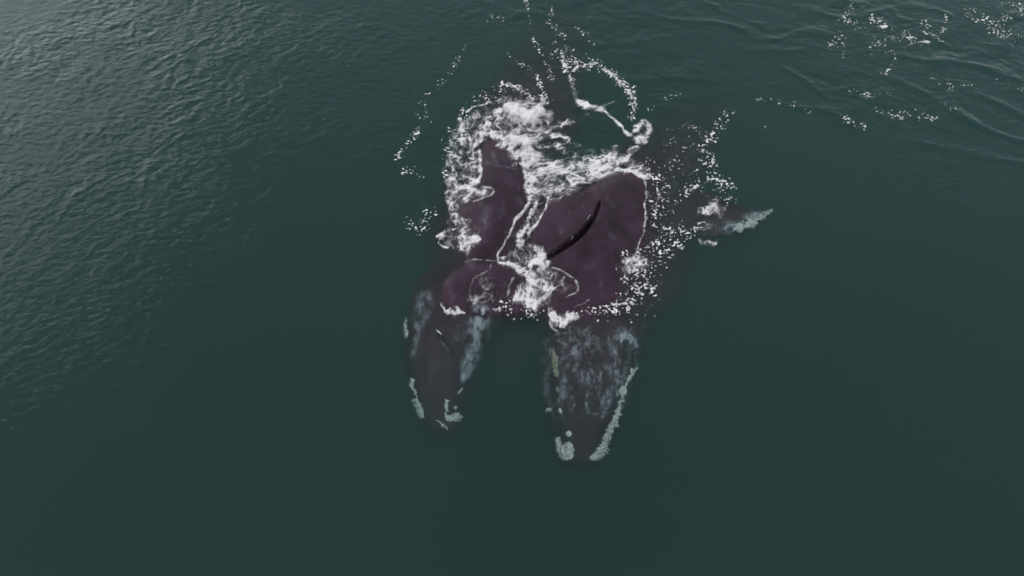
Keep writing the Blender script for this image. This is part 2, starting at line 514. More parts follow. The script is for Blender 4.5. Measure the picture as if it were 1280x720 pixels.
def fin(line, thick):
    """flat tapering fin: line of (x, y, z, half chord) in metres, chord lies level across the line"""
    p = smooth_line(line, 10)
    U = 24; th = np.linspace(0, 2 * np.pi, U, endpoint=False)
    d = np.gradient(p[:, :2], axis=0); d /= np.linalg.norm(d, axis=1)[:, None] + 1e-9
    rings = []
    for q, t in zip(p, d):
        w = max(q[3], 0.02); nx, ny = -t[1], t[0]
        tk = thick * min(1.0, 0.3 + w)
        rings.append(np.stack([q[0] + nx * w * np.cos(th), q[1] + ny * w * np.cos(th), q[2] + tk * np.sin(th) * (1 - 0.4 * np.abs(np.cos(th)))], 1))
    n = len(rings); idx = np.arange(n * U).reshape(n, U)
    F = np.stack([idx[:-1], np.roll(idx[:-1], -1, 1), np.roll(idx[1:], -1, 1), idx[1:]], -1).reshape(-1, 4).tolist()
    F.append(idx[0][::-1].tolist()); F.append(idx[-1].tolist())
    return np.vstack(rings), F

def fuse(name, pieces, voxel):
    """one continuous skin over the pieces"""
    V, F, n = [], [], 0
    for v, f in pieces:
        V.append(v); F += [[i + n for i in q] for q in f]; n += len(v)
    me = bpy.data.meshes.new(name); me.from_pydata(np.vstack(V).tolist(), [], F)
    bm = bmesh.new(); bm.from_mesh(me); bmesh.ops.recalc_face_normals(bm, faces=bm.faces); bm.to_mesh(me); bm.free()
    tmp = bpy.data.objects.new("tmp", me); COL.objects.link(tmp)
    md = tmp.modifiers.new("skin", 'REMESH'); md.mode = 'VOXEL'; md.voxel_size = voxel
    ms = tmp.modifiers.new("soft", 'SMOOTH'); ms.factor = 0.5; ms.iterations = 4
    dg = bpy.context.evaluated_depsgraph_get()
    res = bpy.data.meshes.new_from_object(tmp.evaluated_get(dg))
    bpy.data.objects.remove(tmp); bpy.data.meshes.remove(me)
    res.name = name
    res.polygons.foreach_set("use_smooth", [True] * len(res.polygons))
    o = bpy.data.objects.new(name, res); COL.objects.link(o)
    res.materials.clear(); res.materials.append(M_SKIN)
    return o

def coords(o):
    c = np.zeros(len(o.data.vertices) * 3, np.float32); o.data.vertices.foreach_get("co", c)
    nn = np.zeros(len(o.data.vertices) * 3, np.float32); o.data.vertices.foreach_get("normal", nn)
    return c.reshape(-1, 3).astype(float), nn.reshape(-1, 3).astype(float)

def set_coords(o, c):
    o.data.vertices.foreach_set("co", c.astype(np.float32).ravel()); o.data.update()

def W(px, py, z, *rest):
    x, y = at(px, py, z)
    return (float(x), float(y), z) + rest

# --- the whale with the long fold across its back (rows: see whale_loft)
RIGHT = [
    (576, 699, None, 724, None, 750, -0.36, -0.75, -1.2),
    (570, 694, None, 724, None, 752, -0.31, -0.85, -1.5),
    (552, 691, None, 725, None, 762, -0.26, -0.85, -1.9),
    (530, 685, None, 728, None, 771, -0.23, -0.85, -2.2),
    (500, 678, None, 731, None, 783, -0.18, -0.85, -2.5),
    (460, 673, None, 735, None, 796, -0.13, -0.90, -2.8),
    (425, 672, None, 736, None, 802, -0.07, -0.95, -2.9),
    (405, 676, None, 732, None, 806, -0.02, -1.0, -2.9),
    (392, 668, 691, 722, 752, 818, 0.06, -1.0, -2.9),
    (375, 655, 690, 728, 768, 828, 0.13, -0.62, -3.0),
    (350, 648, 690, 733, 778, 849, 0.20, -0.62, -3.1),
    (320, 645, 683, 738, 792, 859, 0.26, -0.62, -3.2),
    (295, 642, 664, 740, 804, 864, 0.32, -0.62, -3.2),
    (265, 645, 670, 742, 806, 864, 0.34, -0.62, -3.2),
    (245, 660, 690, 752, 806, 864, 0.28, -0.62, -3.1),
    (230, 675, 726, 768, 806, 864, 0.17, -0.62, -3.0),
    (219, 690, 752, 780, 804, 852, 0.07, -0.62, -2.9),
    (206, 715, None, 798, None, 878, -0.10, -0.7, -2.8),
    (172, 765, None, 828, None, 892, -0.34, -0.95, -2.5),
    (125, 830, None, 868, None, 908, -1.05, -1.5, -2.6),
    (70, 905, None, 922, None, 940, -2.2, -2.45, -2.8),
]
# --- the whale with the hump behind its narrow head
LEFT = [
    (537, 540, None, 557, None, 574, -0.42, -0.75, -1.0),
    (528, 530, None, 556, None, 576, -0.35, -0.80, -1.3),
    (505, 522, None, 553, None, 583, -0.27, -0.85, -1.7),
    (475, 512, None, 551, None, 592, -0.20, -0.85, -2.0),
    (440, 507, None, 553, None, 603, -0.14, -0.85, -2.3),
    (415, 504, None, 556, None, 612, -0.06, -0.9, -2.5),
    (398, 504, None, 580, None, 640, -0.06, -0.9, -2.6),
    (388, 506, 562, 605, 676, 700, 0.07, -0.9, -2.7),
    (372, 510, 553, 620, 690, 712, 0.12, -0.62, -2.8),
    (352, 514, 556, 622, 690, 712, 0.14, -0.62, -2.9),
    (338, 520, 566, 620, 676, 705, 0.11, -0.62, -2.9),
    (329, 530, 582, 608, 634, 695, 0.035, -0.62, -2.9),
    (320, 535, 583, 605, 628, 690, 0.10, -0.62, -2.9),
    (300, 535, 577, 607, 641, 690, 0.22, -0.62, -3.0),
    (275, 535, 573, 614, 653, 695, 0.28, -0.62, -3.0),
    (245, 540, 577, 622, 660, 700, 0.30, -0.62, -3.0),
    (220, 548, 590, 625, 657, 705, 0.27, -0.62, -3.0),
    (200, 555, 599, 622, 647, 708, 0.20, -0.62, -2.9),
    (182, 565, 601, 614, 628, 710, 0.10, -0.62, -2.8),
    (168, 575, 606, 612, 618, 714, 0.03, -0.62, -2.7),
    (155, 578, None, 642, None, 722, -0.06, -0.6, -2.6),
    (120, 592, None, 660, None, 726, -0.14, -0.7, -2.4),
    (80, 622, None, 678, None, 732, -0.30, -0.8, -2.2),
    (30, 655, None, 695, None, 735, -0.85, -1.25, -2.2),
    (-30, 690, None, 706, None, 722, -1.7, -1.95, -2.3),
]

def fluke(px, py, z, yaw, span):
    cx, cy = at(px, py, z); c, s = math.cos(yaw), math.sin(yaw)
    out = []
    for sg in (-1, 1):
        L = []
        for a, b, w in ((0.0, 0.0, .55), (.35, .12, .62), (.7, .38, .42), (.92, .62, .22), (1.0, .78, .05)):
            lx, ly = sg * a * span, b * 0.9
            L.append((cx + lx * c - ly * s, cy + lx * s + ly * c, z, w))
        out.append(fin(L, 0.12))
    return out

right_flip = fin([W(812, 258, -0.45, 1.0), W(850, 260, -0.34, 1.0), W(885, 268, -0.32, 0.90), W(912, 272, -0.30, 0.66), W(938, 270, -0.30, 0.42), W(956, 266, -0.32, 0.22), W(967, 263, -0.34, 0.06)], 0.16)
right_flip2 = fin([W(680, 345, -1.1, 0.8), W(660, 378, -1.0, 0.95), W(643, 420, -1.05, 0.85), W(634, 455, -1.2, 0.5), W(630, 478, -1.35, 0.08)], 0.16)  # other flipper, raised and turned forward to darken the gap between the heads
left_flip = fin([W(548, 300, -1.4, 0.7), W(515, 300, -1.9, 0.8), W(490, 318, -2.3, 0.5), W(475, 335, -2.6, 0.06)], 0.15)

whale_r = fuse("right_whale", [whale_loft(RIGHT), right_flip, right_flip2] + fluke(930, 58, -2.6, -0.5, 2.4), 0.034)
whale_l = fuse("right_whale", [whale_loft(LEFT), left_flip] + fluke(707, -38, -2.1, -0.1, 2.3), 0.034)
tag(whale_r, "dark whale with a black skin fold across its bare back and a scratched broad head", "whale", "whales side by side")
tag(whale_l, "dark whale with a rounded hump behind its narrow head and pale bluish jaw streaks", "whale", "whales side by side")

def shape_right(o):
    c, nn = coords(o)
    px, py = to_px(c[:, 0], c[:, 1], c[:, 2])
    up = nn[:, 2] > 0.15
    tip = sstep(858, 885, px) * (py > 200)
    c[:, 0] += tip * 0.16 * fbm(c[:, 0] * 2.4, c[:, 1] * 2.4, 3, 101); c[:, 1] += tip * 0.22 * fbm(c[:, 0] * 2.2, c[:, 1] * 2.2, 3, 105)
    # the overlapping fold: raised lip on the inner side, deep slit along its edge
    f = smooth_line([(684, 323), (705, 308), (722, 296), (737, 280), (745, 266), (750, 252)], 8)
    d, _ = line_dist(px, py, f)
    wd = 3.3 * np.sin(np.pi * np.clip((px - 681) / 72.0, 0, 1)) ** 0.6 + 0.2
    side = poly_sd(px, py, list(map(tuple, f)) + [(740, 236), (700, 238), (668, 265), (662, 310)])
    lobe = np.where(up, sstep(-1, 5, side), 0)
    c[:, 2] += lobe * 0.10 * np.exp(-np.maximum(side, 0) / 16.0)
    slit = np.where(up, np.exp(-(np.maximum(d - 0, 0) / np.maximum(wd, .3)) ** 6) * (wd > 0.8), 0)
    c[:, 2] -= slit * 0.36 * np.clip(wd / 3.0, 0, 1)
    # second, fainter crease at the rear of the back
    g = smooth_line([(722, 243), (735, 231), (748, 222)], 6)
    d2, _ = line_dist(px, py, g)
    c[:, 2] -= np.where(up, 0.14 * np.exp(-(d2 / 2.4) ** 2), 0)
    # rostrum between the two lip grooves
    for ln in ([(703, 570), (694, 520), (688, 470), (690, 425)], [(746, 566), (766, 520), (780, 470), (786, 425)]):
        d3, _ = line_dist(px, py, smooth_line(ln, 6))
        c[:, 2] -= np.where(up, 0.04 * np.exp(-(d3 / 4.0) ** 2), 0)
    head = sstep(400, 430, py) * up
    c[:, 2] += head * 0.03 * fbm(c[:, 0] * 2.2, c[:, 1] * 2.2, 3, 21)
    back = (1 - head) * up
    c[:, 2] += back * 0.035 * fbm(c[:, 0] * 0.9, c[:, 1] * 0.9, 3, 25)
    set_coords(o, c)
    # pale scars and scratches
    pale = np.zeros(len(c))
    def scar(pts, w, a, soft=1.0):
        dd, _ = line_dist(px, py, smooth_line(pts, 6))
        br = 0.5 + 1.9 * fbm(px * 0.16, py * 0.13, 3, len(pts) + int(pts[0][0]))
        v = np.exp(-(dd / (w * 0.85)) ** 2) * a * 0.9 * np.clip(br, 0, 1.2)
        np.maximum(pale, np.where(up, v, 0), out=pale)
    for pts, w, a in [
        ([(679, 428), (692, 419), (712, 416), (735, 418), (755, 428), (768, 446)], 1.3, .45),
        ([(712, 406), (713, 426)], 1.0, .4), ([(722, 410), (736, 425), (729, 427)], 1.0, .35), ([(700, 424), (726, 426), (730, 417)], 1.0, .35),
        ([(740, 422), (750, 436), (760, 452), (766, 474)], 1.6, .45), ([(735, 420), (748, 430), (744, 438)], 2.2, .4),
        ([(764, 484), (761, 502), (753, 520)], 2.8, .75), ([(735, 488), (733, 505), (737, 516), (747, 518)], 2.2, .6),
        ([(714, 442), (722, 450), (718, 462), (727, 476), (740, 480)], 3.4, .42), ([(737, 455), (741, 470), (739, 492)], 2.4, .45),
        ([(751, 466), (750, 476)], 2.0, .55), ([(704, 446), (710, 458), (706, 470)], 3.0, .35), ([(681, 500), (680, 478), (688, 462)], 2.6, .38),
        ([(700, 500), (690, 518), (698, 524)], 2.0, .35), ([(715, 496), (718, 508)], 2.0, .4), ([(727, 432), (720, 440)], 2.4, .4),
        ([(676, 447), (682, 455)], 3.0, .4), ([(770, 470), (768, 492), (760, 515)], 2.2, .4), ([(757, 430), (772, 455), (775, 480)], 1.4, .3),
        ([(782, 415), (790, 425), (796, 430)], 6.0, 1.3), ([(774, 424), (788, 418)], 7.0, 1.2), ([(772, 466), (775, 478)], 5.0, 1.2),
        ([(792, 432), (795, 448)], 1.5, .7), ([(784, 455), (780, 466)], 4.0, .3),
    ]: scar(pts, w, a)
    lim = sstep(400, 425, py + 8 * perlin(px * .06, py * .06, 90)) * sstep(536, 492, py + 14 * perlin(px * .05, py * .05, 91)) * up
    clump = np.clip(0.72 + 1.5 * fbm(px * 0.035, py * 0.03, 2, 42), 0, 1.1)
    mott = np.clip(fbm(px * 0.10, py * 0.055, 4, 41) * 2.6 - 0.22, 0, 1) * clump * lim
    pale = np.maximum(pale, mott * 0.75)
    bend = px + 7 * perlin(px * .02, py * .02, 44)
    scr = np.clip(1 - np.abs(fbm(bend * 0.10 + 3, py * 0.03, 3, 51)) * 18, 0, 1) * np.clip(0.3 + 2.0 * perlin(px * .07, py * .05, 52), 0, 1) * lim
    pale = np.maximum(pale, scr * 0.5)
    fine = np.clip(fbm(px * 0.35, py * 0.2, 2, 53) * 2.5 - 0.5, 0, 1) * clump * lim
    pale = np.maximum(pale, fine * 0.4)
    faint = np.clip(fbm(px * 0.05, py * 0.05, 3, 61) - 0.25, 0, 1) * (py < 400) * up * 0.14
    pale = np.maximum(pale, faint)
    # white margins of the broad flipper
    for pts, w, a in [([(912, 285), (928, 280), (946, 272), (963, 264)], 6.0, 1.3), ([(886, 278), (900, 288), (912, 284)], 6.0, .12), ([(876, 302), (890, 304)], 4.0, .3)]:
        dd, _ = line_dist(px, py, smooth_line(pts, 6))
        br = np.clip(0.7 + 3.0 * fbm(px * 0.10, py * 0.13, 4, 71), 0, 1)
        pale = np.maximum(pale, np.where(up & (px > 866), np.exp(-(dd / w) ** 2) * a * br, 0))
    pale[(c[:, 2] < -0.62) & (px < 668)] *= 0.08
    attr(o, "pale", np.clip(pale, 0, 1))

def shape_left(o):
    c, nn = coords(o)
    px, py = to_px(c[:, 0], c[:, 1], c[:, 2])
    up = nn[:, 2] > 0.15
    for ln in ([(547, 528), (532, 490), (528, 450), (533, 410)], [(566, 525), (574, 490), (580, 450), (590, 410)]):
        d3, _ = line_dist(px, py, smooth_line(ln, 6))
        c[:, 2] -= np.where(up, 0.035 * np.exp(-(d3 / 4.0) ** 2), 0)
    c[:, 2] += up * 0.035 * fbm(c[:, 0] * 0.9, c[:, 1] * 0.9, 3, 27)
    # wrinkles beside the blowhole
    for k, (a, b) in enumerate([((549, 420), (566, 440)), ((560, 410), (578, 426)), ((566, 402), (588, 412)), ((572, 408), (576, 424))]):
        d4, _ = line_dist(px, py, np.array([a, b], float))
        c[:, 2] -= np.where(up, 0.05 * np.exp(-(d4 / 1.8) ** 2), 0)
    set_coords(o, c)
    pale = np.zeros(len(c))
    for pts, a in [
        ([(601, 393, 9), (599, 408, 12), (597, 424, 12), (593, 440, 9), (586, 455, 8), (581, 472, 5)], 1.3),
        ([(530, 372, 10), (527, 392, 9), (522, 408, 6), (518, 428, 4.5), (516, 448, 3)], .55),
        ([(534, 364, 7), (530, 380, 7)], .16),
        ([(549, 422, 1.2), (562, 440, 1.2)], .35), ([(560, 412, 1.2), (572, 424, 1.5)], .3), ([(571, 408, 2), (575, 424, 2)], .32), ([(564, 404, 1.2), (588, 408, 1.2)], .25),
        ([(540, 455, 5), (536, 480, 5)], .07),
        ([(610, 262, 5), (606, 275, 6), (602, 285, 4)], .10), ([(598, 202, 1.3), (630, 208, 1.3), (655, 214, 1.3)], .12), ([(616, 190, 2), (620, 205, 3)], .12),
    ]:
        p = smooth_line(pts, 6)
        dd, w = line_dist(px, py, p)
        br = np.clip(0.55 + 1.9 * fbm(px * 0.11, py * 0.09, 4, 81), 0, 1)
        pale = np.maximum(pale, np.where(up, np.exp(-(dd / np.maximum(w, .4)) ** 2.4) * a * br, 0))
    faint = np.clip(fbm(px * 0.05, py * 0.05, 3, 65) - 0.2, 0, 1) * up * 0.14
    attr(o, "pale", np.clip(np.maximum(pale, faint), 0, 1))

shape_right(whale_r)
shape_left(whale_l)

def bvh_of(o):
    c, _ = coords(o)
    polys = [tuple(p.vertices) for p in o.data.polygons]
    return BVHTree.FromPolygons([tuple(v) for v in c], polys)
BVH = {"r": bvh_of(whale_r), "l": bvh_of(whale_l)}

def ray_px(tree, px, py):
    d = FW * FPX + UP * (360.0 - py); d[0] += px - 640.0
    d /= np.linalg.norm(d)
    return tree.ray_cast(Vector(CAM), Vector(d))

def patch(name, whale, key, poly, height, mat, label=None, jag=4.0, step=0.8, lift=0.0):
    """rough raised growth lying on the skin; outline in photo pixels"""
    p = np.asarray(smooth_line(list(poly) + [poly[0]], 5))[:, :2]
    x0, y0 = p.min(0) - 3; x1, y1 = p.max(0) + 3
    gx, gy = np.arange(x0, x1, step), np.arange(y0, y1, step)
    GX, GY = np.meshgrid(gx, gy)
    s = poly_sd(GX, GY, p) + jag * fbm(GX * 0.3, GY * 0.3, 3, int(x0) % 50)
    keep = s > -step
    id_ = -np.ones(GX.shape, int); V = []
    for j in range(len(gy)):
        for i in range(len(gx)):
            if not keep[j, i]: continue
            hit, nrm, _, _ = ray_px(BVH[key], GX[j, i], GY[j, i])
            if hit is None: continue
            k = min(1.0, max(0.0, s[j, i] / 2.2)) ** 0.6
            hh = height * k * (0.8 + 0.6 * perlin(np.array(GX[j, i] * 0.28), np.array(GY[j, i] * 0.28), 5) + 0.5 * perlin(np.array(GX[j, i] * 0.7), np.array(GY[j, i] * 0.7), 6)) - 0.012 * (k == 0) + lift * k
            q = hit + nrm * float(hh); id_[j, i] = len(V); V.append(tuple(q))
    F = []
    for j in range(len(gy) - 1):
        for i in range(len(gx) - 1):
            q = (id_[j, i], id_[j + 1, i], id_[j + 1, i + 1], id_[j, i + 1])
            if min(q) >= 0: F.append(q)
    if not F: return None
    # thickness: a hidden underside, so that the growth is a solid
    n = len(V); me_v = list(V) + [(v[0], v[1], v[2] - 0.05) for v in V]
    edge = {}
    for q in F:
        for a, b in zip(q, q[1:] + q[:1]): edge[(a, b)] = 1
    G = list(F) + [tuple(n + k for k in q[::-1]) for q in F]
    G += [(b, a, a + n, b + n) for (a, b) in edge if (b, a) not in edge]
    o = mesh_obj(name, me_v, G, mat, whale)
    if label: o["label"] = label
    return o

def blob(cx, cy, rx, ry, rot=0.0, n=9):
    return [(cx + rx * math.cos(a) * math.cos(rot) - ry * math.sin(a) * math.sin(rot), cy + rx * math.cos(a) * math.sin(rot) + ry * math.sin(a) * math.cos(rot)) for a in np.linspace(0, 6.283, n, endpoint=False)]

def strip(line):
    p = smooth_line(line, 6); d = np.gradient(p[:, :2], axis=0); d /= np.linalg.norm(d, axis=1)[:, None] + 1e-9
    nrm = np.stack([-d[:, 1], d[:, 0]], 1)
    a = p[:, :2] + nrm * p[:, 2:3]; b = p[:, :2] - nrm * p[:, 2:3]
    return [tuple(v) for v in np.vstack([a, b[::-1]])[::3]]

# growths on the broad scratched head
patch("callosity", whale_r, "r", [(694, 547), (701, 548), (704, 556), (711, 552), (717, 556), (718, 566), (715, 574), (703, 574), (697, 564)], 0.12, M_CALL, "large white callosity at the snout tip")
patch("callosity", whale_r, "r", strip([(736, 573, 1.5), (745, 570, 5), (752, 562, 5.5), (757, 549, 4.5), (763, 535, 4), (769, 522, 3.5), (774, 508, 2.5), (777, 498, 1.6)]), 0.12, M_CALL, "long white callosity strip along the lip")
patch("callosity", whale_r, "r", strip([(777, 498, 1.6), (779, 490, 1.4), (784, 478, 1.8), (789, 468, 3.0), (794, 459, 2.5)]), 0.05, M_CALL)
patch("callosity", whale_r, "r", blob(779, 489, 5, 6.5), 0.07, M_CALL, jag=1.0)
patch("callosity", whale_r, "r", blob(711, 542, 4.2, 3.8), 0.06, M_CALL, jag=.8)
patch("callosity", whale_r, "r", blob(687, 512.5, 3.0, 2.6), 0.17, M_CALL, "small bright white callosity breaking the surface", jag=.5)
patch("callosity", whale_r, "r", blob(700.5, 513.5, 2.4, 4.0, -.3), 0.06, M_CALL, jag=.6)
patch("callosity", whale_r, "r", blob(697, 487, 2.4, 3.6, -.3), 0.05, M_CALLY, jag=.8)
patch("callosity", whale_r, "r", [(688, 440), (692, 436), (697, 446), (698, 460), (699, 470), (694, 471), (690, 458)], 0.05, M_CALLY, "yellowish callosity on the crown")
patch("flipper_patch", whale_r, "r", [(915, 286), (921, 279), (931, 278), (938, 273), (946, 272), (953, 268), (961, 263), (964, 268), (956, 273), (948, 279), (936, 285), (924, 290)], 0.03, M_CALL, "ragged white patch on the flipper tip", jag=9.0)
# growths on the narrow head
patch("callosity", whale_l, "l", [(556, 516), (562, 519), (568, 516), (577, 518), (576, 526), (566, 528), (558, 526)], 0.07, M_CALL, "white callosity at the snout tip")
patch("callosity", whale_l, "l", strip([(559, 499, 2), (558, 507, 1.8), (559, 516, 2)]), 0.05, M_CALL)
patch("callosity", whale_l, "l", blob(569.5, 510, 2.2, 2.6), 0.2, M_CALL, jag=1.2)
patch("callosity", whale_l, "l", strip([(517, 473, 2.5), (514, 481, 2.4), (519, 490, 1.4), (523, 497, 1.2)]), 0.05, M_CALL)
patch("callosity", whale_l, "l", strip([(517, 497, 3), (522, 507, 5.0), (526, 517, 4.5), (530, 523, 2)]), 0.06, M_CALL, "pale green tinted callosity on the lip")
patch("callosity", whale_l, "l", strip([(546, 525, 1), (553, 531, 1.6), (561, 536, 1.2)]), 0.04, M_CALL)
patch("callosity", whale_l, "l", strip([(508, 398, 1.5), (506, 408, 2.5), (509, 417, 2.5), (506, 423, 1.5)]), 0.05, M_CALL)
patch("callosity", whale_l, "l", strip([(572, 492, 1.0), (576, 488, 1.3), (579, 485, .6)]), 0.15, M_CALL, jag=.5)
# blowhole slit: black patch for the shaded opening, white sliver painting a wet glint
def lens(p0, p1, w): 
    L = [(p0[0], p0[1], .3), ((p0[0] + p1[0]) / 2, (p0[1] + p1[1]) / 2, w), (p1[0], p1[1], .3)]
    return strip(L)
bh = patch("blowhole", whale_l, "l", lens((544, 413), (563, 433), 3.2), 0.07, M_HOLE, "black slit of the blowhole", jag=.3, step=0.6)
patch("blowhole_glint", bh, "l", lens((544, 412), (553, 419), 1.6), 0.16, M_CALL, "painted white glint at the blowhole", jag=.8, step=0.6)

# ------------------------------------------------------------------ foam
SS = 2                                                     # raster samples per photo pixel
class Raster:
    def __init__(self, x0, y0, x1, y1):
        self.x0, self.y0 = x0, y0
        self.nx, self.ny = int((x1 - x0) * SS), int((y1 - y0) * SS)
        self.solid = np.zeros((self.ny, self.nx)); self.lace = np.zeros_like(self.solid); self.fleck = np.zeros_like(self.solid); self.soft = np.zeros_like(self.solid); self.thin = np.zeros_like(self.solid)
    def win(self, p, m):
        i0 = max(0, int((p[:, 0].min() - m - self.x0) * SS)); i1 = min(self.nx, int((p[:, 0].max() + m - self.x0) * SS) + 1)
        j0 = max(0, int((p[:, 1].min() - m - self.y0) * SS)); j1 = min(self.ny, int((p[:, 1].max() + m - self.y0) * SS) + 1)
        if i1 <= i0 or j1 <= j0: return None
        X, Y = np.meshgrid(self.x0 + np.arange(i0, i1) / SS, self.y0 + np.arange(j0, j1) / SS)
        return (slice(j0, j1), slice(i0, i1)), X, Y
    def line(self, kind, pts, a=1.0, n=7, wob=1.0):
        p = smooth_line([(q[0], q[1], q[2]) for q in pts], n)
        w = self.win(p, p[:, 2].max() * 1.8 + 4 + wob * 2)
        if w is None: return
        sl, X, Y = w
        Xw = X + wob * 2.2 * fbm(X * .09, Y * .09, 3, 3); Yw = Y + wob * 2.2 * fbm(X * .09, Y * .09, 3, 8)
        d, wd = line_dist(Xw, Yw, p)
        wd = np.maximum(wd * (1 + 1.3 * fbm(X * .10, Y * .10, 3, 14) * wob), .25)
        e = {"solid": (1.35, 0.3), "lace": (1.6, 0.2), "fleck": (1.7, 0.1), "soft": (1.5, 0.1), "thin": (1.5, 0.2)}[kind]
        v = a * (1 + 0.35 * wob * fbm(X * .05, Y * .05, 2, 19)) * sstep(e[0], e[1], d / wd)
        if kind == "solid": v = v * np.clip(0.82 + 1.0 * fbm(X * .16, Y * .16, 3, 23) * wob, 0.1, 1.15)
        t = getattr(self, kind); t[sl] = np.maximum(t[sl], v)
    def poly(self, kind, pts, a=1.0, edge=5.0, wob=1.0):
        p = smooth_line(list(pts) + [pts[0]], 6)
        w = self.win(p, edge + 4)
        if w is None: return
        sl, X, Y = w
        s = poly_sd(X, Y, p) + wob * 3.0 * fbm(X * .1, Y * .1, 3, 17)
        v = a * (1 + 0.4 * wob * fbm(X * .04, Y * .04, 2, 20)) * sstep(-edge * .5, edge, s)
        t = getattr(self, kind); t[sl] = np.maximum(t[sl], v)
    def done(self):
        for k in ("solid", "lace", "fleck", "soft"): setattr(self, k, np.clip(getattr(self, k), 0, 1))
    def sample(self, kind, px, py):
        G = getattr(self, kind)
        fx = np.clip((px - self.x0) * SS, 0, self.nx - 1.001); fy = np.clip((py - self.y0) * SS, 0, self.ny - 1.001)
        i, j = fx.astype(int), fy.astype(int); u, v = fx - i, fy - j
        i2, j2 = np.minimum(i + 1, self.nx - 1), np.minimum(j + 1, self.ny - 1)
        return (G[j, i] * (1 - u) + G[j, i2] * u) * (1 - v) + (G[j2, i] * (1 - u) + G[j2, i2] * u) * v

def surface_height(x, y):
    """height of what lies on top at (x, y): sea or whale back, sampled coarsely and interpolated"""
    gx = np.arange(x.min() - .1, x.max() + .15, 0.045); gy = np.arange(y.min() - .1, y.max() + .15, 0.045)
    Hs = np.full((len(gy), len(gx)), -9.0)
    for key, t in BVH.items():
        for j, yy in enumerate(gy):
            for i, xx in enumerate(gx):
                if abs(xx) > 8: continue
                h = t.ray_cast(Vector((xx, yy, 3.0)), Vector((0, 0, -1)), 3.35)
                if h[0] is not None and h[0].z > Hs[j, i]: Hs[j, i] = h[0].z
    GX, GY = np.meshgrid(gx, gy)
    sea = grid_sample(SEA_X, SEA_Y, SEA_Z, GX, GY)
    Hm = np.maximum(Hs, sea)
    return grid_sample(gx, gy, Hm, x, y)

def ranked(a):
    """noise field -> even spread over 0..1, so that a threshold gives a known share of cover"""
    f = a.ravel(); smp = np.sort(f[::37])
    return np.interp(a, smp, np.linspace(0, 1, len(smp)))

def foam_cover(R_, px, py, X, Y, seed=0):
    S, Lc, Fk, So, Th = (R_.sample(k, px, py) for k in ("solid", "lace", "fleck", "soft", "thin"))
    wx = X + 0.16 * fbm(X * 1.9, Y * 1.9, 3, 31 + seed); wy = Y + 0.16 * fbm(X * 1.9, Y * 1.9, 3, 35 + seed)
    big = fbm(X * 1.1, Y * 1.1, 3, 43 + seed); mid = fbm(X * 3.5, Y * 3.5, 3, 44 + seed); fine = fbm(X * 11, Y * 11, 3, 45 + seed)
    along = sstep(638, 662, px) * sstep(268, 250, py)            # wash drawn out across the backs; elsewhere along them
    c, s_ = math.cos(.30), math.sin(.30)
    ua, va = wx * c + wy * s_, -wx * s_ + wy * c
    def thread(f, k, w):
        a = perlin(ua * f * .50 + 0.4 * mid, va * f * 1.45 + 0.4 * big, k + seed)
        b = perlin(wx * f * 1.3 + 0.4 * mid, wy * f * .65 + 0.4 * big, k + 5 + seed)
        n = np.where(along > .5, a, b)
        m = np.clip(0.55 + 1.1 * perlin(X * f * .45, Y * f * .45, k + 9 + seed), 0.05, 1.3)
        return np.exp(-(np.abs(n) / (w * m)) ** 1.3) * np.clip(m + .25, 0, 1)
    web = 1.0 * thread(1.4, 46, .10) + 0.85 * thread(2.7, 47, .12) + 0.6 * thread(5.0, 48, .15) + 0.35 * thread(9.0, 49, .20)
    vary = np.clip(0.62 + 1.5 * big + 0.9 * mid, 0.08, 1.7)
    # lace: torn translucent web over a thin milky film
    k = np.clip(Lc, 0, 1) ** 1.35
    tl = k * vary * (3.1 * web ** 1.4 + 0.10 + 0.16 * np.clip(.5 + 1.6 * fine, 0, 1.3)) * (0.75 + 0.9 * k)
    # dense wash: the same web, thicker
    ks = np.clip(S, 0, 1)
    ts = ks ** 1.6 * np.clip(0.75 + 0.8 * big + 0.9 * mid + 0.7 * fine, 0.05, 2) * (1.5 * web + 0.8) * 2.3
    cov = 1 - np.exp(-(tl + ts)); cov = cov * (0.55 + 0.45 * sstep(0.1, 0.75, cov))
    # flecks: small dashes and bubbles in clumps
    d1 = ranked(0.45 * (1 - np.abs(perlin(wx * 4.6, wy * 6.0, 57 + seed))) ** 5 + 0.75 * fbm(X * 2.2, Y * 2.2, 3, 53 + seed) + 0.8 * perlin(X * 10.5, Y * 11.5, 54 + seed))
    d2 = ranked(perlin(X * 14, Y * 15, 58 + seed) + 0.6 * fbm(X * 2.6, Y * 2.6, 2, 56 + seed))
    cov_f = np.maximum(sstep(0.0, 0.07, d1 - (1.0 - 0.25 * Fk)), 0.85 * sstep(0.0, 0.05, d2 - (1.0 - 0.16 * Fk))) * sstep(0.01, 0.08, Fk) * np.clip(0.9 + 0.6 * perlin(X * 3, Y * 3, 77 + seed), .3, 1)
    cov_o = So * np.clip(0.98 + 0.7 * mid + 0.35 * fine, 0, 1)
    cov_t = Th * np.clip(0.55 + 1.3 * fbm(X * 4.5, Y * 4.5, 2, 65 + seed) + 0.5 * fine, 0, 1)
    return np.clip(1 - (1 - cov) * (1 - cov_f) * (1 - cov_o) * (1 - cov_t), 0, 1), S, So

